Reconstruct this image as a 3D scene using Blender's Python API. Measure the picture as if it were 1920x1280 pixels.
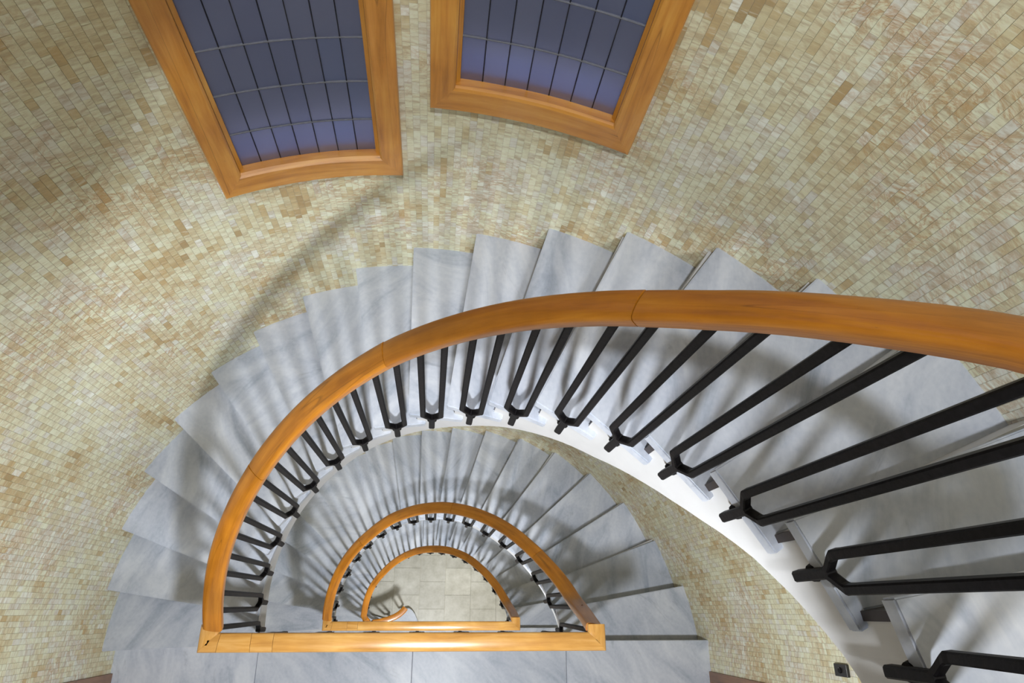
import bpy, bmesh, math, random
import numpy as np
from mathutils import Matrix, Vector
from math import sin, cos, radians as rad, degrees as deg, atan2, hypot, pi
random.seed(7); rng = np.random.default_rng(11)
for o in list(bpy.data.objects): bpy.data.objects.remove(o)
SC = bpy.context.scene; COL = SC.collection

# ------------------------------------------------------------------ camera
cam_d = bpy.data.cameras.new('camera'); cam = bpy.data.objects.new('camera', cam_d); COL.objects.link(cam)
cam_d.sensor_width = 36; cam_d.lens = 1244.7 / 1920 * 36; cam_d.clip_start = 0.02
PITCH, ROLL, YAW = 0.38249547, -0.1232431, 0.04726635
R3 = Matrix.Rotation(YAW, 3, 'Z') @ Matrix.Rotation(PITCH, 3, 'X') @ Matrix.Rotation(ROLL, 3, 'Y')
cam.matrix_world = Matrix.Translation((0.03273, 0.18686, 4.29145)) @ R3.to_4x4()
SC.camera = cam
# ------------------------------------------------------------------ world: blue dusk outside the windows
w = bpy.data.worlds.new('dusk'); SC.world = w; w.use_nodes = True
nt_ = w.node_tree; bg = nt_.nodes['Background']; tc_ = nt_.nodes.new('ShaderNodeTexCoord'); sp_ = nt_.nodes.new('ShaderNodeSeparateXYZ'); rp_ = nt_.nodes.new('ShaderNodeValToRGB')
nt_.links.new(tc_.outputs['Generated'], sp_.inputs[0]); mr_ = nt_.nodes.new('ShaderNodeMapRange'); mr_.inputs[1].default_value = -1; nt_.links.new(sp_.outputs[2], mr_.inputs[0])
nt_.links.new(mr_.outputs[0], rp_.inputs[0]); e_ = rp_.color_ramp.elements; e_[0].position = 0.44; e_[0].color = (.060, .070, .115, 1); e_[1].position = 0.55; e_[1].color = (.42, .47, 1.0, 1)
nt_.links.new(rp_.outputs[0], bg.inputs[0]); bg.inputs[1].default_value = 0.85      # dark yards below, dusk sky above
# ------------------------------------------------------------------ lamps under the landings (flat round lamps facing down)
def lamp_light(name, loc, power, col, dia):
    d = bpy.data.lights.new(name, 'AREA'); d.shape = 'DISK'; d.size = dia; d.energy = power; d.color = col
    o = bpy.data.objects.new(name, d); o.location = loc; COL.objects.link(o); return o
COOL = (0.93, 0.965, 1.0)
lamp_light('landing_light', (0.05, -0.42, 3.035), 56, COOL, 0.15)
lamp_light('landing_light', (0.12, -0.42, -0.195), 54, COOL, 0.15)
lamp_light('landing_light', (0.05, -0.42, -3.425), 60, COOL, 0.15)
lamp_light('landing_light', (0.05, -0.42, 6.425), 92, COOL, 0.18)
vs = SC.view_settings; vs.view_transform = 'Standard'; vs.look = 'None'; vs.gamma = 1; vs.use_curve_mapping = False
vs.exposure = 0.1

# ------------------------------------------------------------------ measured plan of the stair
h = 0.17; H = 19 * h
W = [(-1.6953, -0.0161), (-1.6573, 0.2861), (-1.5806, 0.5783), (-1.4603, 0.8498), (-1.3005, 1.086), (-1.1012, 1.2839), (-0.8802, 1.4424),
     (-0.6325, 1.5669), (-0.3734, 1.6428), (-0.1079, 1.6718), (0.1588, 1.6573), (0.4383, 1.5987), (0.7041, 1.4977), (0.9646, 1.3524),
     (1.2025, 1.1614), (1.4027, 0.9191), (1.5564, 0.6385), (1.6606, 0.3374), (1.736, 0.015)]
FTH = [174.3, 165.2, 155.6, 145.8, 135.9, 126.7, 117.4, 108.4, 98.8, 89.5, 80.0, 70.1, 59.8, 49.4, 39.0, 28.1, 17.1, 5.1]
FR = {'A': [.897, .892, .896, .900, .906, .909, .912, .911, .903, .890, .879, .875, .872, .867, .865, .868, .885, .912],
      'B': [.905, .904, .908, .906, .911, .915, .917, .914, .905, .899, .889, .875, .853, .842, .834, .832, .836, .848],
      'C': [.868, .876, .888, .894, .896, .897, .895, .894, .888, .878, .872, .866, .858, .851, .844, .843, .851, .867]}
FR['U'] = FR['A']
NTH = [178.8, 169.2, 159.9, 150.7, 141.7, 132.5, 123.3, 114, 104.7, 95.4, 86, 76.7, 67.1, 57, 46.3, 35.5, 24.7, 13.3, 1.8]
RROT_T, RROT_V = [5, 17, 28, 39, 50, 60, 70, 80, 89, 98, 108, 117, 127, 140, 180], [11, 9.5, 5.2, 2.5, 0, -1.4, -1.6, -3.0, -3.8, -2.4, 1, 4, 5, 6, 6]
def pol(r, t, z=0): return Vector((r * cos(rad(t)), r * sin(rad(t)), z))
WTH = [deg(atan2(y, x)) % 360 for x, y in W]; WTH = [t - 360 if t > 300 else t for t in WTH]
WR = [hypot(*p) for p in W]
WR = [WR[i] if i in (0, 18) else (WR[i - 1] + WR[i] + WR[i + 1]) / 3 for i in range(19)]
def Rw(t): return float(np.interp(t, WTH[::-1], WR[::-1]))

# ------------------------------------------------------------------ materials
def newmat(name):
    m = bpy.data.materials.new(name); m.use_nodes = True; nt = m.node_tree
    return m, nt, nt.nodes['Principled BSDF']
def N(nt, t, **kw):
    n = nt.nodes.new(t)
    for k, v in kw.items():
        if k in n.inputs: n.inputs[k].default_value = v
        else: setattr(n, k, v)
    return n
def ramp(nt, fac, stops, interp='LINEAR'):
    r = nt.nodes.new('ShaderNodeValToRGB'); r.color_ramp.interpolation = interp
    e = r.color_ramp.elements
    while len(e) < len(stops): e.new(0.5)
    for i, (p, c) in enumerate(stops): e[i].position = p; e[i].color = (*c, 1)
    nt.links.new(fac, r.inputs[0]); return r.outputs[0]
def mix(nt, fac, a, b, mode='MIX'):
    n = nt.nodes.new('ShaderNodeMix'); n.data_type = 'RGBA'; n.blend_type = mode
    for s, v in ((0, fac), (6, a), (7, b)):
        if hasattr(v, 'links'): nt.links.new(v, n.inputs[s])
        elif isinstance(v, (int, float)): n.inputs[s].default_value = v
        else: n.inputs[s].default_value = (*v, 1)
    return n.outputs[2]
def bump(nt, b, hgt, strength=0.2, dist=0.001):
    n = nt.nodes.new('ShaderNodeBump'); n.inputs['Strength'].default_value = strength; n.inputs['Distance'].default_value = dist
    nt.links.new(hgt, n.inputs['Height']); nt.links.new(n.outputs[0], b.inputs['Normal'])
def vmath(nt, op, a, b):
    n = nt.nodes.new('ShaderNodeVectorMath'); n.operation = op
    for i, v in enumerate((a, b)):
        if hasattr(v, 'links'): nt.links.new(v, n.inputs[i])
        else: n.inputs[i].default_value = v
    return n.outputs[0]
def fmath(nt, op, a, b):
    n = nt.nodes.new('ShaderNodeMath'); n.operation = op
    for i, v in enumerate((a, b)):
        if hasattr(v, 'links'): nt.links.new(v, n.inputs[i])
        else: n.inputs[i].default_value = v
    return n.outputs[0]

def marble_mat(name='white_grey_marble', dark=False):
    m, nt, b = newmat(name)
    g = N(nt, 'ShaderNodeNewGeometry'); oi = N(nt, 'ShaderNodeObjectInfo')
    off = N(nt, 'ShaderNodeCombineXYZ')
    nt.links.new(fmath(nt, 'MULTIPLY', oi.outputs['Random'], 37.0), off.inputs[0])
    nt.links.new(fmath(nt, 'MULTIPLY', oi.outputs['Random'], 91.0), off.inputs[1])
    vr = nt.nodes.new('ShaderNodeVectorRotate'); vr.rotation_type = 'Z_AXIS'; nt.links.new(g.outputs['Position'], vr.inputs['Vector'])
    nt.links.new(fmath(nt, 'MULTIPLY', oi.outputs['Random'], 40.0), vr.inputs['Angle'])
    p = vmath(nt, 'ADD', vr.outputs[0], off.outputs[0])
    mp = N(nt, 'ShaderNodeMapping'); nt.links.new(p, mp.inputs[0]); mp.inputs['Scale'].default_value = (1.3, 3.6, 2.0)
    n1 = N(nt, 'ShaderNodeTexNoise', Scale=1.9, Detail=8.0, Roughness=0.62, Distortion=0.8); nt.links.new(mp.outputs[0], n1.inputs['Vector'])
    base = ramp(nt, n1.outputs[0], [(0.28, (.34, .38, .45)), (0.43, (.50, .535, .61)), (0.58, (.61, .64, .70)), (0.75, (.71, .73, .77))])
    n2 = N(nt, 'ShaderNodeTexNoise', Scale=1.7, Detail=9.0, Roughness=0.68, Distortion=1.3); nt.links.new(mp.outputs[0], n2.inputs['Vector'])
    v = ramp(nt, n2.outputs[0], [(0.0, (0, 0, 0)), (0.61, (0, 0, 0)), (0.73, (1, 1, 1)), (1.0, (1, 1, 1))])
    c = mix(nt, fmath(nt, 'MULTIPLY', v, 0.65), base, (.25, .27, .32))
    n3 = N(nt, 'ShaderNodeTexNoise', Scale=60.0, Detail=3.0); nt.links.new(p, n3.inputs['Vector'])
    c = mix(nt, 0.14, c, ramp(nt, n3.outputs[0], [(0.3, (.4, .4, .4)), (0.7, (.9, .9, .9))]), 'OVERLAY')
    tint = ramp(nt, oi.outputs['Random'], [(0.0, (.72, .74, .78)), (0.3, (.93, .93, .935)), (0.6, (.86, .87, .90)), (0.8, (.95, .95, .96)), (1.0, (.80, .81, .84))])
    c = mix(nt, 1.0, c, tint, 'MULTIPLY')
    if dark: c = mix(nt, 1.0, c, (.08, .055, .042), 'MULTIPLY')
    nt.links.new(c, b.inputs['Base Color']); b.inputs['Roughness'].default_value = 0.36
    b.inputs['Specular IOR Level'].default_value = 0.35
    bump(nt, b, n3.outputs[0], 0.06)
    return m
def wood_mat(name, dark, mid, light, rough=0.28, coat=0.5, crack=0.45):
    m, nt, b = newmat(name)
    uv = N(nt, 'ShaderNodeUVMap'); oi = N(nt, 'ShaderNodeObjectInfo')
    off = N(nt, 'ShaderNodeCombineXYZ'); nt.links.new(fmath(nt, 'MULTIPLY', oi.outputs['Random'], 53.0), off.inputs[0])
    nt.links.new(fmath(nt, 'MULTIPLY', oi.outputs['Random'], 17.0), off.inputs[1])
    p = vmath(nt, 'ADD', uv.outputs[0], off.outputs[0])
    mp = N(nt, 'ShaderNodeMapping'); nt.links.new(p, mp.inputs[0]); mp.inputs['Scale'].default_value = (1.5, 16, 1)
    n1 = N(nt, 'ShaderNodeTexNoise', Scale=2.2, Detail=8.0, Roughness=0.62, Distortion=0.3); nt.links.new(mp.outputs[0], n1.inputs['Vector'])
    c = ramp(nt, n1.outputs[0], [(0.25, dark), (0.48, mid), (0.72, light)])
    mp2 = N(nt, 'ShaderNodeMapping'); nt.links.new(p, mp2.inputs[0]); mp2.inputs['Scale'].default_value = (3.5, 2.0, 1)
    n2 = N(nt, 'ShaderNodeTexNoise', Scale=1.6, Detail=3.0, Roughness=0.5); nt.links.new(mp2.outputs[0], n2.inputs['Vector'])
    c = mix(nt, 0.55, c, ramp(nt, n2.outputs[0], [(0.3, (.38, .38, .38)), (0.7, (.64, .64, .64))]), 'OVERLAY')
    mp3 = N(nt, 'ShaderNodeMapping'); nt.links.new(p, mp3.inputs[0]); mp3.inputs['Scale'].default_value = (9, 70, 1)
    n3 = N(nt, 'ShaderNodeTexNoise', Scale=3.0, Detail=4.0, Roughness=0.6); nt.links.new(mp3.outputs[0], n3.inputs['Vector'])
    spots = ramp(nt, n3.outputs[0], [(0.0, (0, 0, 0)), (0.70, (0, 0, 0)), (0.76, (1, 1, 1)), (1, (1, 1, 1))])
    c = mix(nt, fmath(nt, 'MULTIPLY', spots, 0.6), c, (dark[0] * .25, dark[1] * .22, dark[2] * .2))
    # a few long drying cracks
    mp4 = N(nt, 'ShaderNodeMapping'); nt.links.new(p, mp4.inputs[0]); mp4.inputs['Scale'].default_value = (0.35, 12, 1)
    n4 = N(nt, 'ShaderNodeTexNoise', Scale=1.3, Detail=1.0, Distortion=0.0); nt.links.new(mp4.outputs[0], n4.inputs['Vector'])
    ab = fmath(nt, 'ABSOLUTE', fmath(nt, 'SUBTRACT', n4.outputs[0], 0.56), 0.0)
    cr = ramp(nt, ab, [(0.0, (1, 1, 1)), (0.003, (0, 0, 0)), (1, (0, 0, 0))])
    c = mix(nt, fmath(nt, 'MULTIPLY', cr, crack), c, (dark[0] * .2, dark[1] * .2, dark[2] * .2))
    nt.links.new(c, b.inputs['Base Color']); b.inputs['Roughness'].default_value = rough
    b.inputs['Coat Weight'].default_value = coat; b.inputs['Coat Roughness'].default_value = 0.12
    bump(nt, b, n1.outputs[0], 0.08)
    return m
def tile_mat():
    m, nt, b = newmat('veined_stone_mosaic')
    at = N(nt, 'ShaderNodeAttribute', attribute_name='tint'); g = N(nt, 'ShaderNodeNewGeometry')
    uv = N(nt, 'ShaderNodeUVMap')
    sep = N(nt, 'ShaderNodeSeparateColor'); nt.links.new(at.outputs['Color'], sep.inputs[0])
    base = ramp(nt, sep.outputs[0], [(0.0, (.44, .33, .17)), (0.12, (.60, .47, .25)), (0.26, (.68, .62, .40)), (0.42, (.78, .775, .57)), (0.58, (.81, .83, .64)), (0.72, (.73, .73, .66)), (0.86, (.86, .88, .76)), (1.0, (.88, .90, .82))])
    # slab-wide swirls of brown that run across neighbouring tiles
    mp = N(nt, 'ShaderNodeMapping'); nt.links.new(uv.outputs[0], mp.inputs[0]); mp.inputs['Scale'].default_value = (1.0, 2.1, 1)
    off = N(nt, 'ShaderNodeCombineXYZ'); nt.links.new(fmath(nt, 'MULTIPLY', sep.outputs[1], 0.022), off.inputs[0]); nt.links.new(fmath(nt, 'MULTIPLY', sep.outputs[2], 0.03), off.inputs[1])
    p = vmath(nt, 'ADD', mp.outputs[0], off.outputs[0])
    n1 = N(nt, 'ShaderNodeTexNoise', Scale=5.5, Detail=6.0, Roughness=0.68, Distortion=1.8); nt.links.new(p, n1.inputs['Vector'])
    a1 = fmath(nt, 'ABSOLUTE', fmath(nt, 'SUBTRACT', n1.outputs[0], 0.5), 0.0)
    v1 = ramp(nt, a1, [(0.0, (1, 1, 1)), (0.03, (.45, .45, .45)), (0.085, (0, 0, 0)), (1, (0, 0, 0))])
    big = N(nt, 'ShaderNodeTexNoise', Scale=2.3, Detail=3.0); nt.links.new(uv.outputs[0], big.inputs['Vector'])
    bigr = ramp(nt, big.outputs[0], [(0.38, (.15, .15, .15)), (0.62, (1, 1, 1))])
    c = mix(nt, fmath(nt, 'MULTIPLY', fmath(nt, 'MULTIPLY', v1, bigr), 0.8), base, (.50, .28, .11))
    # fine strata, nearly level, shifted from tile to tile
    mp2 = N(nt, 'ShaderNodeMapping'); nt.links.new(uv.outputs[0], mp2.inputs[0]); mp2.inputs['Scale'].default_value = (6.0, 31.0, 1)
    off2 = N(nt, 'ShaderNodeCombineXYZ'); nt.links.new(fmath(nt, 'MULTIPLY', sep.outputs[1], 31.0), off2.inputs[0]); nt.links.new(fmath(nt, 'MULTIPLY', sep.outputs[2], 47.0), off2.inputs[1])
    n2 = N(nt, 'ShaderNodeTexNoise', Scale=1.6, Detail=5.0, Roughness=0.6, Distortion=1.2); nt.links.new(vmath(nt, 'ADD', mp2.outputs[0], off2.outputs[0]), n2.inputs['Vector'])
    v2 = ramp(nt, n2.outputs[0], [(0.0, (0, 0, 0)), (0.47, (0, 0, 0)), (0.66, (1, 1, 1)), (1, (1, 1, 1))])
    c = mix(nt, fmath(nt, 'MULTIPLY', v2, 0.66), c, (.45, .35, .21))
    v3 = ramp(nt, n2.outputs[0], [(0.0, (1, 1, 1)), (0.3, (1, 1, 1)), (0.44, (0, 0, 0)), (1, (0, 0, 0))])
    c = mix(nt, fmath(nt, 'MULTIPLY', v3, 0.5), c, (.83, .84, .72))
    nt.links.new(c, b.inputs['Base Color']); b.inputs['Roughness'].default_value = 0.5
    b.inputs['Specular IOR Level'].default_value = 0.3
    n4 = N(nt, 'ShaderNodeTexNoise', Scale=400.0, Detail=2.0); nt.links.new(g.outputs['Position'], n4.inputs['Vector'])
    bump(nt, b, n4.outputs[0], 0.25, 0.0006)
    return m
def plain_mat(name, col, rough=0.6, metal=0.0, nscale=30, namp=0.1, bumpv=0.1, spec=0.5):
    m, nt, b = newmat(name); g = N(nt, 'ShaderNodeNewGeometry')
    n = N(nt, 'ShaderNodeTexNoise', Scale=float(nscale), Detail=5.0); nt.links.new(g.outputs['Position'], n.inputs['Vector'])
    c = ramp(nt, n.outputs[0], [(0.3, tuple(x * (1 - namp) for x in col)), (0.7, tuple(min(1, x * (1 + namp)) for x in col))])
    nt.links.new(c, b.inputs['Base Color']); b.inputs['Roughness'].default_value = rough; b.inputs['Metallic'].default_value = metal
    b.inputs['Specular IOR Level'].default_value = spec
    bump(nt, b, n.outputs[0], bumpv); return m
def glass_mat():
    m, nt, b = newmat('smoky_blue_leaded_glass'); oi = N(nt, 'ShaderNodeObjectInfo'); g = N(nt, 'ShaderNodeNewGeometry')
    c = ramp(nt, oi.outputs['Random'], [(0.0, (.50, .53, .66)), (0.5, (.58, .60, .70)), (1.0, (.52, .58, .74))])
    nt.links.new(c, b.inputs['Base Color']); b.inputs['Transmission Weight'].default_value = 0.93; b.inputs['Roughness'].default_value = 0.32
    b.inputs['IOR'].default_value = 1.45
    n = N(nt, 'ShaderNodeTexNoise', Scale=22.0, Detail=3.0); nt.links.new(g.outputs['Position'], n.inputs['Vector']); bump(nt, b, n.outputs[0], 0.25, 0.002)
    return m
MARBLE = marble_mat(); RISERM = marble_mat('shade_darkened_brown_grey_riser', True)  # brown-grey riser stone, with the shade under the nosings darkened into its colour
RAILW = wood_mat('varnished_rail_wood', (.25, .08, .005), (.40, .14, .008), (.51, .20, .016), 0.36, 0.3)
LANDW = wood_mat('pale_varnished_rail_wood', (.38, .165, .032), (.54, .27, .062), (.66, .38, .125), 0.24, 0.5, 0.0)
FRAMEW = wood_mat('varnished_frame_wood', (.38, .14, .018), (.58, .245, .034), (.70, .34, .065), 0.33, 0.35)
DOORW = wood_mat('dark_door_wood', (.12, .05, .02), (.22, .10, .04), (.30, .15, .07), 0.4, 0.2)
TILE = tile_mat()
GROUT = plain_mat('tile_grout', (.62, .58, .44), 0.9, nscale=60)
PLASTER = plain_mat('white_stringer_plaster', (.60, .60, .61), 0.6, nscale=12, namp=0.03, bumpv=0.05)
IRON = plain_mat('black_painted_iron', (.006, .0052, .006), 0.5, nscale=90, namp=0.4, bumpv=0.5, spec=0.16)
LEADH = plain_mat('painted_lit_grey_lead', (.17, .175, .19), 0.5, 0.3, nscale=80)  # horizontal cames: lighter grey paints in the light their tops catch
LEAD = plain_mat('dark_lead', (.035, .035, .04), 0.45, 0.6, nscale=80)
STONE = None
def floor_mat():
    m, nt, b = newmat('grey_beige_floor_stone'); g = N(nt, 'ShaderNodeNewGeometry'); oi = N(nt, 'ShaderNodeObjectInfo')
    n = N(nt, 'ShaderNodeTexNoise', Scale=7.0, Detail=8.0, Roughness=0.7); nt.links.new(g.outputs['Position'], n.inputs['Vector'])
    c = ramp(nt, n.outputs[0], [(0.3, (.50, .48, .40)), (0.5, (.63, .61, .53)), (0.7, (.74, .72, .65))])
    c = mix(nt, 1.0, c, ramp(nt, oi.outputs['Random'], [(0, (.82, .82, .82)), (1, (1, 1, 1))]), 'MULTIPLY')
    nt.links.new(c, b.inputs['Base Color']); b.inputs['Roughness'].default_value = 0.42; return m
STONE = floor_mat()
GLASS = glass_mat()
FIXT = plain_mat('white_lamp_enamel', (.8, .8, .78), 0.4)
SWITCH = plain_mat('black_switch_plastic', (.02, .018, .016), 0.4)

# ------------------------------------------------------------------ object helpers
def link(name, me, mat, parent=None, smooth=False):
    if mat: me.materials.append(mat)
    if smooth: me.shade_smooth(); me.set_sharp_from_angle(angle=rad(38))
    o = bpy.data.objects.new(name, me); COL.objects.link(o); o.parent = parent; return o
def mesh(verts, faces, uvs=None):
    me = bpy.data.meshes.new('m'); me.from_pydata([tuple(v) for v in verts], [], faces)
    if uvs:
        l = me.uv_layers.new(name='UVMap')
        for poly in me.polygons:
            for li in poly.loop_indices: l.data[li].uv = uvs[me.loops[li].vertex_index]
    me.update(); return me
def fixn(me):
    bm = bmesh.new(); bm.from_mesh(me); bmesh.ops.recalc_face_normals(bm, faces=bm.faces); bm.to_mesh(me); bm.free(); return me
def bevel(me, w, seg=2, angle=30):
    bm = bmesh.new(); bm.from_mesh(me); bmesh.ops.remove_doubles(bm, verts=bm.verts, dist=1e-5)
    bmesh.ops.recalc_face_normals(bm, faces=bm.faces)
    es = [e for e in bm.edges if len(e.link_faces) == 2 and e.calc_face_angle(0) > rad(angle)]
    bmesh.ops.bevel(bm, geom=es, offset=w, segments=seg, affect='EDGES', clamp_overlap=True)
    bm.to_mesh(me); bm.free(); return me
def prism(poly, z0, z1):
    n = len(poly); v = [(p[0], p[1], z0) for p in poly] + [(p[0], p[1], z1) for p in poly]
    f = [tuple(range(n))[::-1], tuple(range(n, 2 * n))] + [(i, (i + 1) % n, n + (i + 1) % n, n + i) for i in range(n)]
    return fixn(mesh(v, f))
def box(x0, x1, y0, y1, z0, z1): return prism([(x0, y0), (x1, y0), (x1, y1), (x0, y1)], z0, z1)
def boxuv(x0, x1, y0, y1, z0, z1, along):
    me = box(x0, x1, y0, y1, z0, z1); l = me.uv_layers.new(name='UVMap')
    for poly in me.polygons:
        for li in poly.loop_indices:
            c = me.vertices[me.loops[li].vertex_index].co
            q = [c.x, c.y, c.z]; u = q.pop(along); l.data[li].uv = (u, q[0] + q[1])
    return me
def empty(name, label, cat, loc=(0, 0, 0), group=None):
    o = bpy.data.objects.new(name, None); o.location = loc; COL.objects.link(o); o['label'] = label; o['category'] = cat
    o.empty_display_size = .1
    if group: o['group'] = group
    return o
def tag(o, label, cat, group=None):
    o['label'] = label; o['category'] = cat
    if group: o['group'] = group
    return o
def struct(o, label=None, cat=None):
    o['kind'] = 'structure'
    if label: o['label'] = label
    if cat: o['category'] = cat
    return o
def sweep(path, ups, prof, caps=True, outs=None):
    """profile (a across, b up) swept along path; ups / outs give local frame at each path point"""
    V, F, U = [], [], []; n = len(prof); s = 0
    per = [0]
    for i in range(1, n): per.append(per[-1] + hypot(prof[i][0] - prof[i - 1][0], prof[i][1] - prof[i - 1][1]))
    for i, p in enumerate(path):
        if i: s += (p - path[i - 1]).length
        for j, (a, b) in enumerate(prof):
            V.append(p + outs[i] * a + ups[i] * b); U.append((s, per[j]))
    for i in range(len(path) - 1):
        for j in range(n):
            F.append((i * n + j, i * n + (j + 1) % n, (i + 1) * n + (j + 1) % n, (i + 1) * n + j))
    if caps: F.append(tuple(range(n))[::-1]); F.append(tuple((len(path) - 1) * n + j for j in range(n)))
    return fixn(mesh(V, F, U))

# ------------------------------------------------------------------ the round wall with its mosaic
ZB, ZT = -2 * H, 2 * H
XL, XR = -1.695, 1.733
S_ARC = [180 - i * 0.5 for i in range(361)]
path = [Vector((XL, -0.135, 0)), Vector((XL, -0.07, 0)), Vector((XL, -0.01, 0))]
for t in S_ARC[2:-1]: path.append(pol(Rw(t), t))
path += [Vector((XR, -0.01, 0)), Vector((XR, -0.07, 0)), Vector((XR, -0.15, 0))]
PX = np.array([[p.x, p.y] for p in path]); SS = np.concatenate([[0], np.cumsum(np.hypot(*np.diff(PX, axis=0).T))])
def wp(s): return np.interp(s, SS, PX[:, 0]), np.interp(s, SS, PX[:, 1])
def s_of_th(t):
    ths = np.degrees(np.arctan2(PX[:, 1], PX[:, 0])); ths = np.where(ths < -90, ths + 360, ths)
    return float(np.interp(-t, -ths, SS))
WIN = [dict(a0=115.82, a1=94.55, z0=2.262, gz=2.347, row=.168, rows=11), dict(a0=91.23, a1=68.76, z0=2.622, gz=2.712, row=.172, rows=11)]
for q in WIN: q['z1'] = q['gz'] + q['row'] * q['rows'] + .09; q['s0'] = s_of_th(q['a0']); q['s1'] = s_of_th(q['a1'])
def backing():
    V, F = [], []
    cuts = sorted(set([round(float(x), 4) for x in np.linspace(0, SS[-1], 140)] + [round(q[k] + d, 4) for q in WIN for k, d in (('s0', .03), ('s1', -.03))]))
    zs = [ZB, -H, 0, WIN[0]['z0'] + .05, WIN[1]['z0'] + .05, WIN[0]['z1'] - .04, WIN[1]['z1'] - .04, ZT]
    def P(s, z, d):
        x, y = wp(s); r = max(hypot(x, y), .1); k = 1 + d / r; return (x * k, y * k, z)
    def quad(a, b, c, d): i = len(V); V.extend([a, b, c, d]); F.append((i, i + 1, i + 2, i + 3))
    for i in range(len(cuts) - 1):
        s0, s1 = cuts[i], cuts[i + 1]; sm = (s0 + s1) / 2
        for j in range(len(zs) - 1):
            z0, z1 = zs[j], zs[j + 1]; zm = (z0 + z1) / 2
            if any(q['s0'] + .03 < sm < q['s1'] - .03 and q['z0'] + .05 - 1e-4 < zm < q['z1'] - .04 + 1e-4 for q in WIN): continue
            for d in (.0035, .24): quad(P(s0, z0, d), P(s1, z0, d), P(s1, z1, d), P(s0, z1, d))
    for q in WIN:     # reveals of the openings
        a, b, z0, z1 = q['s0'] + .03, q['s1'] - .03, q['z0'] + .05, q['z1'] - .04
        for s in (a, b): quad(P(s, z0, .0035), P(s, z0, .24), P(s, z1, .24), P(s, z1, .0035))
        ss = np.linspace(a, b, 12)
        for i in range(11):
            for z in (z0, z1): quad(P(ss[i], z, .0035), P(ss[i + 1], z, .0035), P(ss[i + 1], z, .24), P(ss[i], z, .24))
    return mesh(V, F)
wall = struct(link('wall_round', backing(), GROUT), 'curved stairwell wall covered in small cream and ochre veined stone mosaic', 'wall')

CW = 0.0232; ZLO, ZHI = -3.5, 4.7
ncol = int(SS[-1] / CW); CW = SS[-1] / ncol
tiles = []
for c in range(ncol):
    z = ZLO - rng.uniform(0, .05); sc_ = (c + .5) * CW
    thc = deg(atan2(wp(sc_)[1], wp(sc_)[0]))
    ztop = ZHI
    while z < ztop:
        hh = float(rng.choice([.028, .034, .040, .048, .060, .078], p=[.13, .2, .24, .21, .13, .09])) * (1.0 if z < 2.1 else 1.22); zm = z + hh / 2
        hid = any(q['s0'] + .02 < sc_ < q['s1'] - .02 and q['z0'] + .03 < zm < q['z1'] - .03 for q in WIN)
        if z < -0.4 and 0 and thc > 100: hid = True
        if not hid: tiles.append((c, z, hh))
        z += hh
T = np.array([(c * CW, z, hh) for c, z, hh in tiles]); nT = len(T)
# vivid neighbourhoods: tiles cut from the same slab share a tone
smooth_n = rng.normal(size=(64, 96))
def lowfreq(s, z):
    a = s / SS[-1] * 40; b = (z - ZLO) / (ZHI - ZLO) * 60; i = np.floor(a).astype(int); j = np.floor(b).astype(int); fa = a - i; fb = b - j
    g = smooth_n; return (g[i, j] * (1 - fa) * (1 - fb) + g[i + 1, j] * fa * (1 - fb) + g[i, j + 1] * (1 - fa) * fb + g[i + 1, j + 1] * fa * fb)
tone = np.clip(.50 + .16 * lowfreq(T[:, 0], T[:, 1]) + .135 * rng.normal(size=nT), 0, 1)
white = rng.random(nT) < .02; tone[white] = rng.uniform(.93, 1, white.sum())
g = .0004
s0 = T[:, 0] + g; s1 = T[:, 0] + CW - g; z0 = T[:, 1] + .00025; z1 = T[:, 1] + T[:, 2] - .00025
prd = rng.uniform(-.0005, .0004, nT)
def ring(s, z, d):
    x, y = wp(s); r = np.hypot(x, y); k = 1 + d / r; return np.stack([x * k, y * k, z], -1)
Vt = np.stack([ring(s0, z0, prd + .006), ring(s1, z0, prd + .006), ring(s1, z1, prd + .006), ring(s0, z1, prd + .006),
               ring(s0, z0, prd), ring(s1, z0, prd), ring(s1, z1, prd), ring(s0, z1, prd)], 1)   # n,8,3
UVt = np.stack([np.stack([s, z], -1) for s, z in ((s0, z0), (s1, z0), (s1, z1), (s0, z1))] * 2, 1)
FQ = np.array([(4, 5, 6, 7), (0, 1, 5, 4), (1, 2, 6, 5), (2, 3, 7, 6), (3, 0, 4, 7)])
tintc = np.stack([tone, rng.random(nT), rng.random(nT), np.ones(nT)], -1)
def tile_mesh(idx):
    me = bpy.data.meshes.new('tile'); n = len(idx)
    me.vertices.add(8 * n); me.vertices.foreach_set('co', Vt[idx].reshape(-1))
    me.loops.add(20 * n); me.polygons.add(5 * n)
    li = (np.arange(n)[:, None, None] * 8 + FQ[None]).reshape(-1); me.loops.foreach_set('vertex_index', li.astype(np.int32))
    me.polygons.foreach_set('loop_start', np.arange(0, 20 * n, 4, dtype=np.int32)); 
    me.update(calc_edges=True)
    uv = me.uv_layers.new(name='UVMap'); uv.data.foreach_set('uv', UVt[idx][:, FQ].reshape(-1).astype(np.float32))
    at = me.color_attributes.new('tint', 'FLOAT_COLOR', 'CORNER'); at.data.foreach_set('color', np.repeat(tintc[idx], 20, axis=0).reshape(-1).astype(np.float32))
    me.validate(); me.shade_flat(); return me
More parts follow.
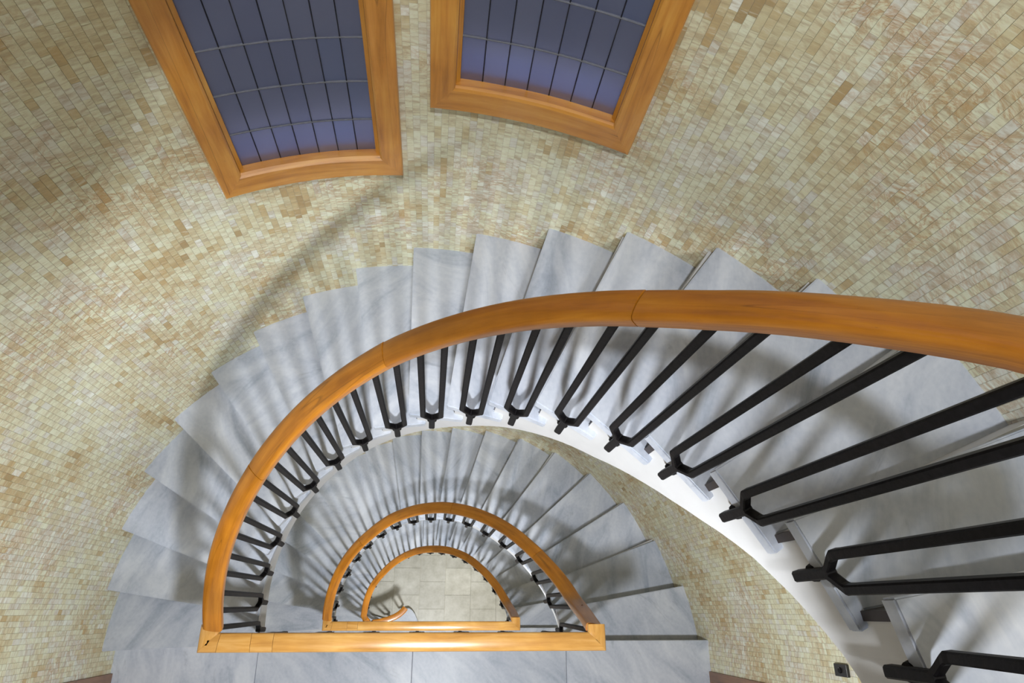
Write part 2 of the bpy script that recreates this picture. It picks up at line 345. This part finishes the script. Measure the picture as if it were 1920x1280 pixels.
# project to find the tiles that show largest
Rn = np.array(R3); C0 = np.array(cam.matrix_world.translation)
ctr = Vt[:, 4:8].mean(1); q = (ctr - C0) @ Rn; px = 1244.7 * q[:, 0] / -q[:, 2]; py = 1244.7 * q[:, 1] / -q[:, 2]
vis = (np.abs(px) < 945) & (np.abs(py) < 625) & (q[:, 2] < 0) & (ctr[:, 1] > 0)
def parea():
    Q = (Vt[:, 4:8] - C0) @ Rn; X = 1244.7 * Q[..., 0] / -Q[..., 2]; Y = 1244.7 * Q[..., 1] / -Q[..., 2]
    return .5 * np.abs((X[:, 0] - X[:, 2]) * (Y[:, 1] - Y[:, 3]) - (X[:, 1] - X[:, 3]) * (Y[:, 0] - Y[:, 2]))
area = np.where(vis, parea(), 0); order = np.argsort(-area); top = order[:290]; rest = np.sort(order[290:])
o = link('mosaic_tiles', tile_mesh(rest), TILE, wall); o['kind'] = 'stuff'
for i in top: link('mosaic_tile', tile_mesh(np.array([i])), TILE, wall)

# ------------------------------------------------------------------ landing bay: side walls, back wall, ceiling, ground floor
YB = -1.75
PAINT = plain_mat('cream_wall_paint', (.70, .66, .55), 0.7, nscale=8, namp=.04)
struct(link('wall_left', box(XL - .15, XL, YB, -0.95, ZB, ZT), PAINT))
struct(link('wall_right', box(XR, XR + .15, YB, -0.95, ZB, ZT), PAINT))
struct(link('wall_back', box(XL - .15, XR + .15, YB - .15, YB, ZB, ZT), PAINT))
struct(link('ceiling', box(-2.1, 2.1, YB - .15, 2.1, ZT, ZT + .12), PLASTER))
dn = 0
for lev in (-2, -1, 0, 1):
    for sx in (-1, 1):
        dn += 1; zb = lev * H; X = XL if sx < 0 else XR
        d = bpy.data.objects.new('door_%d' % dn, None); COL.objects.link(d); d.location = (X, -.55, zb); d['kind'] = 'structure'
        def part(nm, me, mat):
            o = link(nm, me, mat, d); o.matrix_parent_inverse = Matrix.Translation((-X, .55, -zb)); return o
        xa, xb = sorted((X - sx * .012, X + sx * .15)); ya = -.135 if sx < 0 else -.15
        part('door_jamb', boxuv(xa, xb, ya - .075, ya, zb + .001, zb + 2.15, 2), DOORW)
        part('door_jamb', boxuv(xa, xb, -.95, -.875, zb + .001, zb + 2.15, 2), DOORW)
        part('door_head', boxuv(xa, xb, -.875, ya - .075, zb + 2.07, zb + 2.15, 1), DOORW)
        xa2, xb2 = sorted((X + sx * .04, X + sx * .085))
        part('door_leaf', boxuv(xa2, xb2, -.875, ya - .075, zb + .004, zb + 2.07, 2), DOORW)
        part('wall_above_door', box(*sorted((X, X + sx * .15)), -.95, ya, zb + 2.15, zb + H), PAINT)
fl = struct(link('floor', box(-2.1, 2.1, YB - .15, 2.1, ZB - .2, ZB - .012), GROUT), 'ground floor of large grey beige stone slabs at the bottom of the stairwell', 'floor')
for i in range(-5, 5):
    for j in range(-5, 5):
        x0 = .25 + .385 * i; y0 = .02 + .385 * j + (.19 if i % 2 else 0)
        if x0 + .385 < -1.1 or x0 > 1.2 or y0 > 1.1 or y0 < -1.1: continue
        link('stone_slab', box(x0 + .0015, x0 + .3835, y0 + .0015, y0 + .3835, ZB - .03, ZB + random.uniform(-.0008, .0004)), STONE, fl)

# ------------------------------------------------------------------ landings
LAND_INFO = {1: 'uppermost landing of white grey marble, above the near flight', 0: 'marble landing along the bottom edge, in front of the large straight rail',
             -1: 'lower marble landing, mostly hidden behind the large straight wooden rail'}
def landing(lev):
    z = lev * H; t = empty('stair_landing', LAND_INFO[lev], 'landing', (0, -.8, z), 'marble landings')
    xs = [XL - .01, -.925, -.055, .85, XR + .01]
    for i in range(4):
        ys = [.022, -.62, YB] if lev == 0 else [.022, YB]
        for a, b in zip(ys[1:], ys[:-1]):
            me = bevel(box(xs[i] + .0008, xs[i + 1] - .0008, a + .0008, b, z - .03, z), .0025, 1)
            o = link('marble_slab', me, MARBLE, t); o.location = (0, .8, -z)
    o = link('landing_body', box(XL, XR, YB, -.005, z - .16, z - .0302), PLASTER, t); o.location = (0, .8, -z)
for lev in (1, 0, -1): landing(lev)

# ------------------------------------------------------------------ flights
def edge_line(k, fl):
    th = FTH[k - 1]; r = FR[fl][k - 1] + .015; P = pol(r, th)
    a = th - 90 - 0 + float(np.interp(th, RROT_T, RROT_V)); return P, Vector((cos(rad(a)), sin(rad(a)), 0))
def hit_angle(P, d, th):     # point of line P+sd on the ray from the axis at th
    n = Vector((-sin(rad(th)), cos(rad(th)), 0)); s = -(P.dot(n)) / d.dot(n); return P + d * s
def isect(P, d, Q, e):
    den = d.x * e.y - d.y * e.x; s = ((Q.x - P.x) * e.y - (Q.y - P.y) * e.x) / den; return P + d * s
def wallpt(k, back=0.0):
    p = Vector((*W[k - 1], 0)); return p
FL_INFO = {'U': ('uppermost winding flight rising from the top landing behind the viewer', 1),
           'A': ('near winding flight of white grey marble treads sweeping around from upper right to lower left', 0),
           'B': ('middle winding flight of marble treads inside the large handrail, one storey down', -1),
           'C': ('lowest winding flight of marble treads, inside the middle handrail, down to the ground floor', -2)}
def flight(fl):
    label, lev = FL_INFO[fl]; Z = lev * H
    t = empty('stair_flight', label, 'staircase', (0, .9, Z), 'winding stair flights'); inv = Vector((0, -.9, -Z))
    def part(nm, me, mat, smooth=False): o = link(nm, me, mat, t, smooth); o.location = inv; return o
    nos = []
    for k in range(1, 20):
        if k <= 18: P, d = edge_line(k, fl)
        else: P, d = Vector((.86, .022, 0)), Vector((0, -1, 0))
        I = hit_angle(P, d, NTH[k - 1]) if k < 19 else Vector((.88, .022, 0)); nos.append((I, wallpt(k)))
    for k in range(1, 19):
        P, d = edge_line(k, fl); I, Wk = nos[k - 1]; I2, W2 = nos[k]; zt = Z + k * h
        n = Vector((-d.y, d.x, 0)); n = n if n.dot(P) > 0 else -n
        e2 = (W2 - I2).normalized(); back = Vector((-e2.y, e2.x, 0)); 
        if back.dot(I - I2) > 0: back = -back                     # away from this tread, beyond next nosing
        Q = I2 + back * .028                                        # riser line of the next step
        tip = isect(P, d, I2 + back * .068, e2) if k < 18 else isect(P, d, I2 + back * .02, e2)
        notch = isect(P + n * .036, d, Q, e2) if k < 18 else tip + n * .036
        tip2 = tip + n * .036
        Wb = W2 + back * .028 + e2 * .02; Wo = Wk + (Wk - I).normalized() * .02
        arc = []
        a0 = deg(atan2(Wb.y, Wb.x)); a1 = deg(atan2(Wo.y, Wo.x)); a1 = a1 + 360 if a1 < -90 else a1
        for f in (.25, .5, .75):
            a = a0 + (a1 - a0) * f; arc.append(pol(Rw(a) + .02, a))
        rdir = (Wo - I).normalized()
        poly = [I, tip, tip2, notch, Wb] + arc + [Wo]
        if k == 18: poly = [I, tip, tip2, Wb] + arc + [Wo]
        if k == 1 and fl == 'C':       # curtail step with a rounded end under the scroll
            poly = [(-.40, .10), (-.355, .17), (-.31, .215), (-.27, .222), (-.225, .195), (-.18, .14), (-.14, .06), (-.10, -.03), (-.08, -.10), (-.12, -.16), (-.3, -.19), (Wk.x - .02, -.19)] + [tuple(p[:2]) for p in arc[::-1]] + [tuple(Wb[:2]), tuple(notch[:2]), tuple(tip2[:2]), tuple(tip[:2]), (-.80, .13), (-.6, .075), (-.47, .065)]
        me = prism([(p[0], p[1]) for p in poly], zt - .042, zt); bevel(me, .004, 2, 50)
        part('tread', me, MARBLE)
        # riser below this tread's nosing
        e = (Wk - I).normalized(); bk = Vector((-e.y, e.x, 0)); 
        if bk.dot(I2 - I) < 0: bk = -bk
        if k == 1 and fl == 'C':
            ins = [(-.39, .085), (-.31, .20), (-.27, .205), (-.19, .13), (-.11, -.03), (-.1, -.09), (-.13, -.14), (-.3, -.165), (Wk.x - .02, -.165), (Wk.x - .02, .2), (-.82, .12), (-.5, .05)]
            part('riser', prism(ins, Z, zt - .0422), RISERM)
        else:
            a = isect(P + n * .030, d, I + bk * .028, e); b = Wk + bk * .028 + e * .02
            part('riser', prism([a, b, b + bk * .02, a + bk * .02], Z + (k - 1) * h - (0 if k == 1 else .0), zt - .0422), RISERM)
    # top riser up to the landing
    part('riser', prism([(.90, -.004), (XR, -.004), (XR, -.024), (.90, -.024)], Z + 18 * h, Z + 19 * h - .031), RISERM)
    # plaster stringer: side face follows the treads' inner ends, stepped top, smooth soffit
    KT = [180] + NTH[1:18] + [0.8]
    def kin(th): return float(np.interp(-th, [-x for x in KT], range(1, 20)))
    def rs(th):
        base = float(np.interp(-th, [-x for x in FTH], FR[fl])); return base + .015 + .026 + .008 * float(np.interp(th, [5, 25, 60], [1, 1, 0]))
    V, F = [], []
    ths = [];
    for k in range(1, 19):
        a = KT[k - 1] - 2.0 if k > 1 else 180; b = KT[k] - 2.0 if k < 18 else 0.3
        for f in (0, .25, .5, .75, 1): ths.append((a + (b - a) * f, k))
    dep = lambda th: float(np.interp(th, [0, 20, 33, 50, 72, 90, 180], [.41, .42, .48, .50, .42, .40, .39]))
    for th, k in ths:
        r0, r1 = rs(th), Rw(th) - .0; zt = Z + k * h - .043; zb = min(Z + kin(th) * h - dep(th), zt - .03)
        if fl == 'C' : zb = max(zb, Z - .0)
        zb = max(zb, Z - .2)
        for r, z in ((r0, zt), (r0, zb), (r1, zb), (r1, zt)): V.append(pol(r, th, z))
    m_ = len(ths)
    for i in range(m_ - 1):
        a, b = 4 * i, 4 * (i + 1)
        for j in range(4): F.append((a + j, a + (j + 1) % 4, b + (j + 1) % 4, b + j))
    F += [(0, 1, 2, 3), tuple(4 * (m_ - 1) + j for j in range(4))]
    part('stringer', fixn(mesh(V, F)), PLASTER)
    return nos
for f_ in ('A', 'B', 'C', 'U'): flight(f_)

# ------------------------------------------------------------------ railings
def rrect(wd, ht, top=.55):
    """rounded handrail section, convex top; b=0 at the very top"""
    a = wd / 2; P = []
    for x, z in ((-1, -.36), (-.985, -.26), (-.93, -.17), (-.84, -.105), (-.6, -.05), (-.25, -.008), (.25, -.008), (.6, -.05), (.84, -.105), (.93, -.17), (.985, -.26), (1, -.36), (.985, -.66), (.90, -.90), (.72, -1.0), (-.72, -1.0), (-.90, -.90), (-.985, -.66)):
        P.append((x * a, z * ht))
    return P
RAILC = {'A': ([5, 15, 35, 42, 54, 68, 82, 98, 115, 135, 155, 172], [.910, .906, .898, .886, .872, .872, .876, .882, .878, .872, .870, .862]),
         'B': ([8, 15, 24, 33, 43, 54, 65, 74, 84, 97, 109, 122, 136, 150, 162, 172], [.818, .818, .813, .808, .813, .828, .842, .855, .868, .876, .878, .866, .865, .859, .852, .849]),
         'C': ([8, 15, 24, 36, 49, 62, 74, 87, 100, 116, 132, 147, 160, 172], [.842, .822, .812, .810, .818, .838, .848, .852, .858, .850, .842, .847, .836, .826])}
RAILC['U'] = RAILC['A']
def rail_pt(fl, th, Z):
    r = float(np.interp(th, *RAILC[fl])); off = 1.10
    if fl in 'AU': off = float(np.interp(th, [35, 60, 100, 175], [1.142, 1.10, 1.10, 1.075]))
    z = Z + (180 - th) / 10 * h + off
    if th < 20:                     # short ramp up and in to the level landing rail
        f = min(1, (20 - th) / 10.2); z += (Z + H + 1.160 - z) * f ** 1.6; re = {'A': .786, 'U': .786, 'B': .777, 'C': .806}[fl]; r += (re - r) * f ** 1.6
    return pol(r, th, z)
SEG = {'A': [173, 133.6, 98.8, 61.2, 30, 9.9], 'B': [173, 128, 80, 38, 9.9], 'C': [172, 110, 60, 9.9], 'U': [173, 133.6, 98.8, 61.2, 30, 9.9]}
def sweep_rail(pts, prof):
    n = len(pts); outs, ups = [], []
    for i in range(n):
        t = (pts[min(i + 1, n - 1)] - pts[max(i - 1, 0)]).normalized(); o_ = Vector((t.y, -t.x, 0)).normalized() * -1
        if o_.dot(Vector((pts[i].x, pts[i].y, 0))) < 0: o_ = -o_
        outs.append(o_); u = t.cross(o_); u = u if u.z > 0 else -u; ups.append(u)
    return sweep(pts, ups, prof, True, outs)
def baluster_mesh(dx, zt, zb, bars=(-1, 1), lean=lambda dx: 0):
    """forked iron baluster in local frame: x tangential, y outward, z up, origin at the tip"""
    bm = bmesh.new()
    def tube(sec):   # sec: list of (x, y, z, hw, hd)
        prev = None
        for i, (x, y, z, hw, hd) in enumerate(sec):
            c = .32; pts = [(-1, -1 + c), (-1 + c, -1), (1 - c, -1), (1, -1 + c), (1, 1 - c), (1 - c, 1), (-1 + c, 1), (-1, 1 - c)]
            vs_ = [bm.verts.new((x + a * hw, y + b * hd, z)) for a, b in pts]
            if prev:
                for j in range(8): bm.faces.new((prev[j], prev[(j + 1) % 8], vs_[(j + 1) % 8], vs_[j]))
            else: bm.faces.new(vs_[::-1])
            prev = vs_
        bm.faces.new(prev)
    tube([(0, 0, 0, .0035, .0035), (0, 0, .014, .012, .012), (0, 0, .125, .0115, .012), (0, 0, .150, .011, .012)])
    for s in bars:
        tube([(s * .002, 0, .135, .008, .0118), (s * .012, 0, .152, .0095, .0118), (s * .030, 0, .176, .0095, .0118), (s * .0345, 0, .186, .0105, .0130), (s * .0345, 0, .20, .0100, .0130), (s * .0345, lean(s * .0345), zt(s * .0345), .0100, .0130)])
    me = bpy.data.meshes.new('baluster'); bmesh.ops.recalc_face_normals(bm, faces=bm.faces); bm.to_mesh(me); bm.free(); return me
def rosette_mesh():
    bm = bmesh.new()
    for r, y0, y1 in ((.021, .006, .016), (.012, .0, .03)):
        res = bmesh.ops.create_cone(bm, cap_ends=True, segments=16, radius1=r, radius2=r * .85, depth=y1 - y0)
        bmesh.ops.rotate(bm, verts=res['verts'], matrix=Matrix.Rotation(pi / 2, 3, 'X')); bmesh.ops.translate(bm, verts=res['verts'], vec=(0, (y0 + y1) / 2, 0))
    me = bpy.data.meshes.new('rosette'); bm.to_mesh(me); bm.free(); return me
ROS = rosette_mesh(); ROS.materials.append(IRON)
def put_baluster(parent, org, P, ang, zt, bars=(-1, 1), lean=lambda dx: 0):
    """P tip point, ang = direction of the outward (towards stair) axis"""
    me = baluster_mesh(0, zt, 0, bars, lean); o = link('baluster', me, IRON, parent)
    M = Matrix.Translation(P - org) @ Matrix.Rotation(ang - pi / 2, 4, 'Z'); o.matrix_local = M
    r = bpy.data.objects.new('rosette', ROS); COL.objects.link(r); r.parent = o; r.location = (0, 0.003, .055)
RL = {'A': ('large curved amber handrail on black forked balusters, nearest the viewer', 0), 'B': ('middle curved brown handrail on black forked balusters seen inside the large one', -1),
      'C': ('smallest curved handrail at the bottom, ending in a scroll above the ground floor', -2), 'U': ('curved handrail of the uppermost flight behind the viewer', 1)}
def railing(fl):
    label, lev = RL[fl]; Z = lev * H; org = Vector((0, .87, Z))
    t = empty('stair_railing', label, 'railing', org, 'curved stair railings')
    prof = rrect(.079, .042)
    segs = SEG[fl]
    for a, b in zip(segs[:-1], segs[1:]):
        n = max(6, int((a - b) / 2.2)); pts = [rail_pt(fl, a - .1 + (b + .1 - a + .1) * i / n, Z) for i in range(n + 1)]
        if fl == 'C' and a == 172:     # scroll at the foot of the stair
            sc = [(-.295, .225, .98), (-.325, .185, .985), (-.37, .145, .99), (-.43, .11, 1.0), (-.52, .075, 1.01), (-.62, .05, 1.02), (-.71, .038, 1.03), (-.765, .045, 1.045), (-.80, .07, 1.07)]
            pts = [Vector((x, y, Z + z_)) for x, y, z_ in sc] + pts
        me = sweep_rail(pts, prof); link('handrail_section', me, RAILW, t, True).location = -org
    for k in range(1, 19):
        th = FTH[k - 1]; r = FR[fl][k - 1]; P = pol(r, th, Z + k * h - .1)
        slope = lambda dx, th=th, r=r: rail_pt(fl, max(9.9, min(173, th + deg(-dx / r))), Z).z - .038 - (Z + k * h - .1)
        lean = lambda dx, th=th, r=r: hypot(*rail_pt(fl, max(9.9, min(173, th + deg(-dx / r))), Z)[:2]) - r
        if fl != 'C' and k == 1: bars = (1,)
        elif k == 18: bars = (-1, 1)
        else: bars = (-1, 1)
        put_baluster(t, org, P, rad(th), slope, bars, lean)
    if fl == 'C':
        for x, y, a in ((-.345, .175, 2.3), (-.52, .085, 1.8), (-.70, .05, 1.5)):
            put_baluster(t, org, Vector((x, y, Z + .17)), a, lambda dx: .79)
    return t
for f_ in ('A', 'B', 'C'): railing(f_)

LRL = {0: 'long straight golden handrail across the well along the bottom of the view', -1: 'shorter straight golden handrail one storey below, just above the long one',
       1: 'straight handrail guarding the uppermost landing behind the viewer'}
def landing_rail(lev):
    z = lev * H; org = Vector((0, .065, z)); t = empty('landing_railing', LRL[lev], 'railing', org, 'straight landing railings')
    xl, xr = {0: (-.911, .808), -1: (-.882, .838), 1: (-.90, .82)}[lev]
    y0, y1 = .025, .101; ht = .048; zt = z + 1.17; ym = (y0 + y1) / 2
    prof = rrect(y1 - y0, ht)
    def piece(xa, xb, ca=0, cb=0, mat=LANDW, nm='handrail_section'):
        """straight length along x with optional mitred ends (ca/cb shear by y)"""
        me = sweep([Vector((xa, ym, zt)), Vector(((xa + xb) / 2, ym, zt)), Vector((xb, ym, zt))], [Vector((0, 0, 1))] * 3, prof, True, [Vector((0, 1, 0))] * 3)
        n = len(prof)
        for i, v in enumerate(me.vertices):
            if i < n: v.co.x += ca * (v.co.y - y0)
            elif i >= 2 * n: v.co.x += cb * (v.co.y - y0)
        o = link(nm, me, mat, t, True); o.location = -org
    # joints: corner blocks, then lengths
    piece(xl, xl + .075, 1.0, .15); piece(xl + .0765, xl + .21, .15, 0); piece(xl + .2115, xl + .30); piece(xl + .3015, xr, 0, -.95)
    # corner blocks turning into the flights (run along y)
    for s, x0 in ((1, xl), (-1, xr)):
        xa, xb = sorted((x0, x0 + s * .078)); xm = (xa + xb) / 2; pr = rrect(.078, ht)
        me = sweep([Vector((xm, y0, zt)), Vector((xm, y1 + .0, zt)), Vector((xm, y1 + .032, zt - .004))], [Vector((0, 0, 1))] * 3, pr, True, [Vector((1, 0, 0))] * 3)
        n = len(pr)
        for i, v in enumerate(me.vertices):
            if i < n: v.co.y += (abs(v.co.x - x0)) * .97 + .001
        o = link('corner_block', me, LANDW, t, True); o.location = -org
    for i in range(7):
        x = -.79 + i * .255 + (xl + .9)
        put_baluster(t, org, Vector((x, ym, z - .1)), -pi / 2, lambda dx: 1.23)
for lev in (0, -1, 1): landing_rail(lev)

# ------------------------------------------------------------------ windows
def polar_grid(a0, a1, na, prof, closed=True):
    """profile of (dr, z) swept around the curved wall from a0 to a1"""
    V, F, U = [], [], []; n = len(prof)
    for i in range(na + 1):
        a = a0 + (a1 - a0) * i / na; R = Rw(a)
        for j, p in enumerate(prof):
            aa = a + (p[2] if i == 0 else -p[2] if i == na else 0) * (1 if a1 < a0 else 1) if len(p) > 2 else a
            V.append(pol(Rw(aa) + p[0], aa, p[1])); U.append((rad(abs(a - a0)) * R, p[1] + p[0]))
    for i in range(na):
        for j in range(n if closed else n - 1): F.append((i * n + j, i * n + (j + 1) % n, (i + 1) * n + (j + 1) % n, (i + 1) * n + j))
    F += [tuple(range(n))[::-1], tuple(na * n + j for j in range(n))]
    return fixn(mesh(V, F, U))
for wi, q in enumerate(WIN):
    z0, z1, gz, row, rows, a0, a1 = q['z0'], q['z1'], q['gz'], q['row'], q['rows'], q['a0'], q['a1']
    am = (a0 + a1) / 2; org = pol(Rw(am), am, z0)
    t = bpy.data.objects.new('window_%d' % (wi + 1), None); COL.objects.link(t); t.location = org; t['kind'] = 'structure'
    t['label'] = ['left curved leaded window of dark blue panes in a wooden frame', 'right curved leaded window of blue panes in a wooden frame, set higher'][wi]; t['category'] = 'window'
    def part(nm, me, mat, smooth=False, t=t, org=org): o = link(nm, me, mat, t, smooth); o.location = -org; return o
    JW = 2.65; LIP = .38; fz = z0 + .100          # jamb width in degrees, lip, top of sill board
    ga0, ga1 = a0 - JW - LIP, a1 + JW + LIP; gz1 = gz + row * rows
    # sill and head boards (dr negative = proud of the wall), mitred ends
    def board(zo, zi):
        return [(.01, zo, 0), (-.026, zo, 0), (-.031, zo + (zi - zo) * .06, -.1), (-.031, zi - (zi - zo) * .12, -2.4), (-.026, zi - (zi - zo) * .04, -2.62), (-.018, zi, -2.65), (.01, zi, -2.65)]
    for zo, zi in ((z0, fz), (z1, z1 - .085)):
        part('frame_rail', polar_grid(a0, a1, 16, board(zo, zi)), FRAMEW)
    for aa, s in ((a0, -1), (a1, 1)):
        # jamb: cross-section in (angle, dr), extruded in z with mitres
        cs = [(0, .01), (0, -.026), (.1, -.031), (2.4, -.031), (2.62, -.026), (2.65, -.018), (2.65, .01)]
        V, F, U = [], [], []; n = len(cs)
        for zi_ in range(2):
            for da, dr in cs:
                f = da / 2.65; z = (z0 + (fz - z0) * f) if zi_ == 0 else (z1 + (-.085) * f)
                a = aa + s * da; V.append(pol(Rw(a) + dr, a, z)); U.append((z, rad(da) * 1.7 + dr))
        for j in range(n): F.append((j, (j + 1) % n, n + (j + 1) % n, n + j))
        F += [tuple(range(n)), tuple(range(n, 2 * n))[::-1]]
        part('frame_jamb', fixn(mesh(V, F, U)), FRAMEW)
        # inner rebate strip
        b0, b1 = aa + s * (JW + .02), aa + s * (JW + LIP + .05)
        V = [pol(Rw(b) + dr, b, z) for z in (fz - .03, z1 - .06) for b, dr in ((b0, -.012), (b1, -.002), (b1, .05), (b0, .05))]
        part('frame_bead', fixn(mesh(V, [(0, 1, 2, 3), (7, 6, 5, 4)] + [(j, (j + 1) % 4, 4 + (j + 1) % 4, 4 + j) for j in range(4)], [(v[2], v[0]) for v in V])), FRAMEW)
    part('frame_bead', polar_grid(a0 - JW, a1 + JW, 14, [(-.010, fz - .03), (-.010, gz + .006), (.006, gz + .010), (.05, gz + .0), (.05, fz - .03)]), FRAMEW)
    NC = 7; cs_ = [ga0 + (ga1 - ga0) * i / NC for i in range(NC + 1)]
    for i in range(NC):
        for j in range(rows):
            a_, b_ = cs_[i] - .03, cs_[i + 1] + .03; za, zb = gz + row * j + .0015, gz + row * (j + 1) - .0015; tl = random.uniform(-.0012, .0012); tv = random.uniform(-.0015, .0015)
            V = [pol(Rw(a) + .012 + dr + (tl if a == a_ else -tl) + (tv if z == za else -tv), a, z) for dr in (0, .004) for a, z in ((a_, za), (b_, za), (b_, zb), (a_, zb))]
            part('pane', fixn(mesh(V, [(0, 1, 2, 3), (7, 6, 5, 4)] + [(m, (m + 1) % 4, 4 + (m + 1) % 4, 4 + m) for m in range(4)])), GLASS)
    for i in range(NC + 1):
        a = cs_[i]; wd = .065
        V = [pol(Rw(x) + dr, x, z) for z in (gz - .003, gz1 + .003) for x, dr in ((a - wd, .0125), (a, .0085), (a + wd, .0125), (a + wd, .018), (a - wd, .018))]
        part('lead_came', fixn(mesh(V, [(0, 1, 2, 3, 4), (9, 8, 7, 6, 5)] + [(m, (m + 1) % 5, 5 + (m + 1) % 5, 5 + m) for m in range(5)])), LEAD)
    for j in range(rows + 1):
        z = gz + row * j
        part('lead_came', polar_grid(ga0, ga1, 14, [(.0125, z - .0025), (.0075, z - .001), (.0075, z + .001), (.0125, z + .0022), (.0165, z + .0025), (.0165, z - .0025)]), LEADH)
    # outside sill that catches the sky
    part('outer_sill', polar_grid(a0 - 1.2, a1 + 1.2, 10, [(.03, fz - .06), (.03, gz - .006), (.16, gz - .018), (.16, fz - .06)]), PLASTER)

# ------------------------------------------------------------------ small things
P = Vector((XR - .006, -.038, 1.43))
me = bevel(box(-.008, .006, -.024, .024, -.045, .045), .002, 1)
o = link('wall_switch', me, SWITCH); o.location = P; tag(o, 'small black push switch on the mosaic wall below the near flight, lower right', 'switch')
b_ = bpy.data.meshes.new('button'); bm = bmesh.new(); bmesh.ops.create_cone(bm, cap_ends=True, segments=16, radius1=.012, radius2=.011, depth=.006)
bmesh.ops.rotate(bm, verts=bm.verts, matrix=Matrix.Rotation(-pi / 2, 3, 'Y')); bm.to_mesh(b_); bm.free(); b = link('button', b_, IRON, o); b.location = (-.010, 0, 0)
for nm, z, x in (('lowest landing', -H - .16, .05), ('middle landing', -.16, .12), ('upper landing', H - .16, .05), ('top ceiling', ZT, .05)):
    bm = bmesh.new(); res = bmesh.ops.create_cone(bm, cap_ends=True, segments=24, radius1=.15, radius2=.165, depth=.012)
    me = bpy.data.meshes.new('lamp'); bm.to_mesh(me); bm.free()
    o = link('ceiling_lamp', me, FIXT); o.location = (x, -.42, z - .0065)
    rv, rf_ = [], []
    for q_ in range(32):
        for rr_, zz_ in ((.160, -.006), (.168, -.006), (.168, -.078), (.160, -.078)): rv.append((rr_ * cos(q_ * pi / 16), rr_ * sin(q_ * pi / 16), zz_))
    for q_ in range(32):
        for j_ in range(4): rf_.append((4 * q_ + j_, 4 * q_ + (j_ + 1) % 4, 4 * ((q_ + 1) % 32) + (j_ + 1) % 4, 4 * ((q_ + 1) % 32) + j_))
    link('added_cutoff_ring', fixn(mesh(rv, rf_)), FIXT, o)  # added unseen rim that keeps grazing lamplight off the upper wall
    tag(o, 'white ceiling lamp base fixed under the ' + nm, 'lamp', 'ceiling lamps')
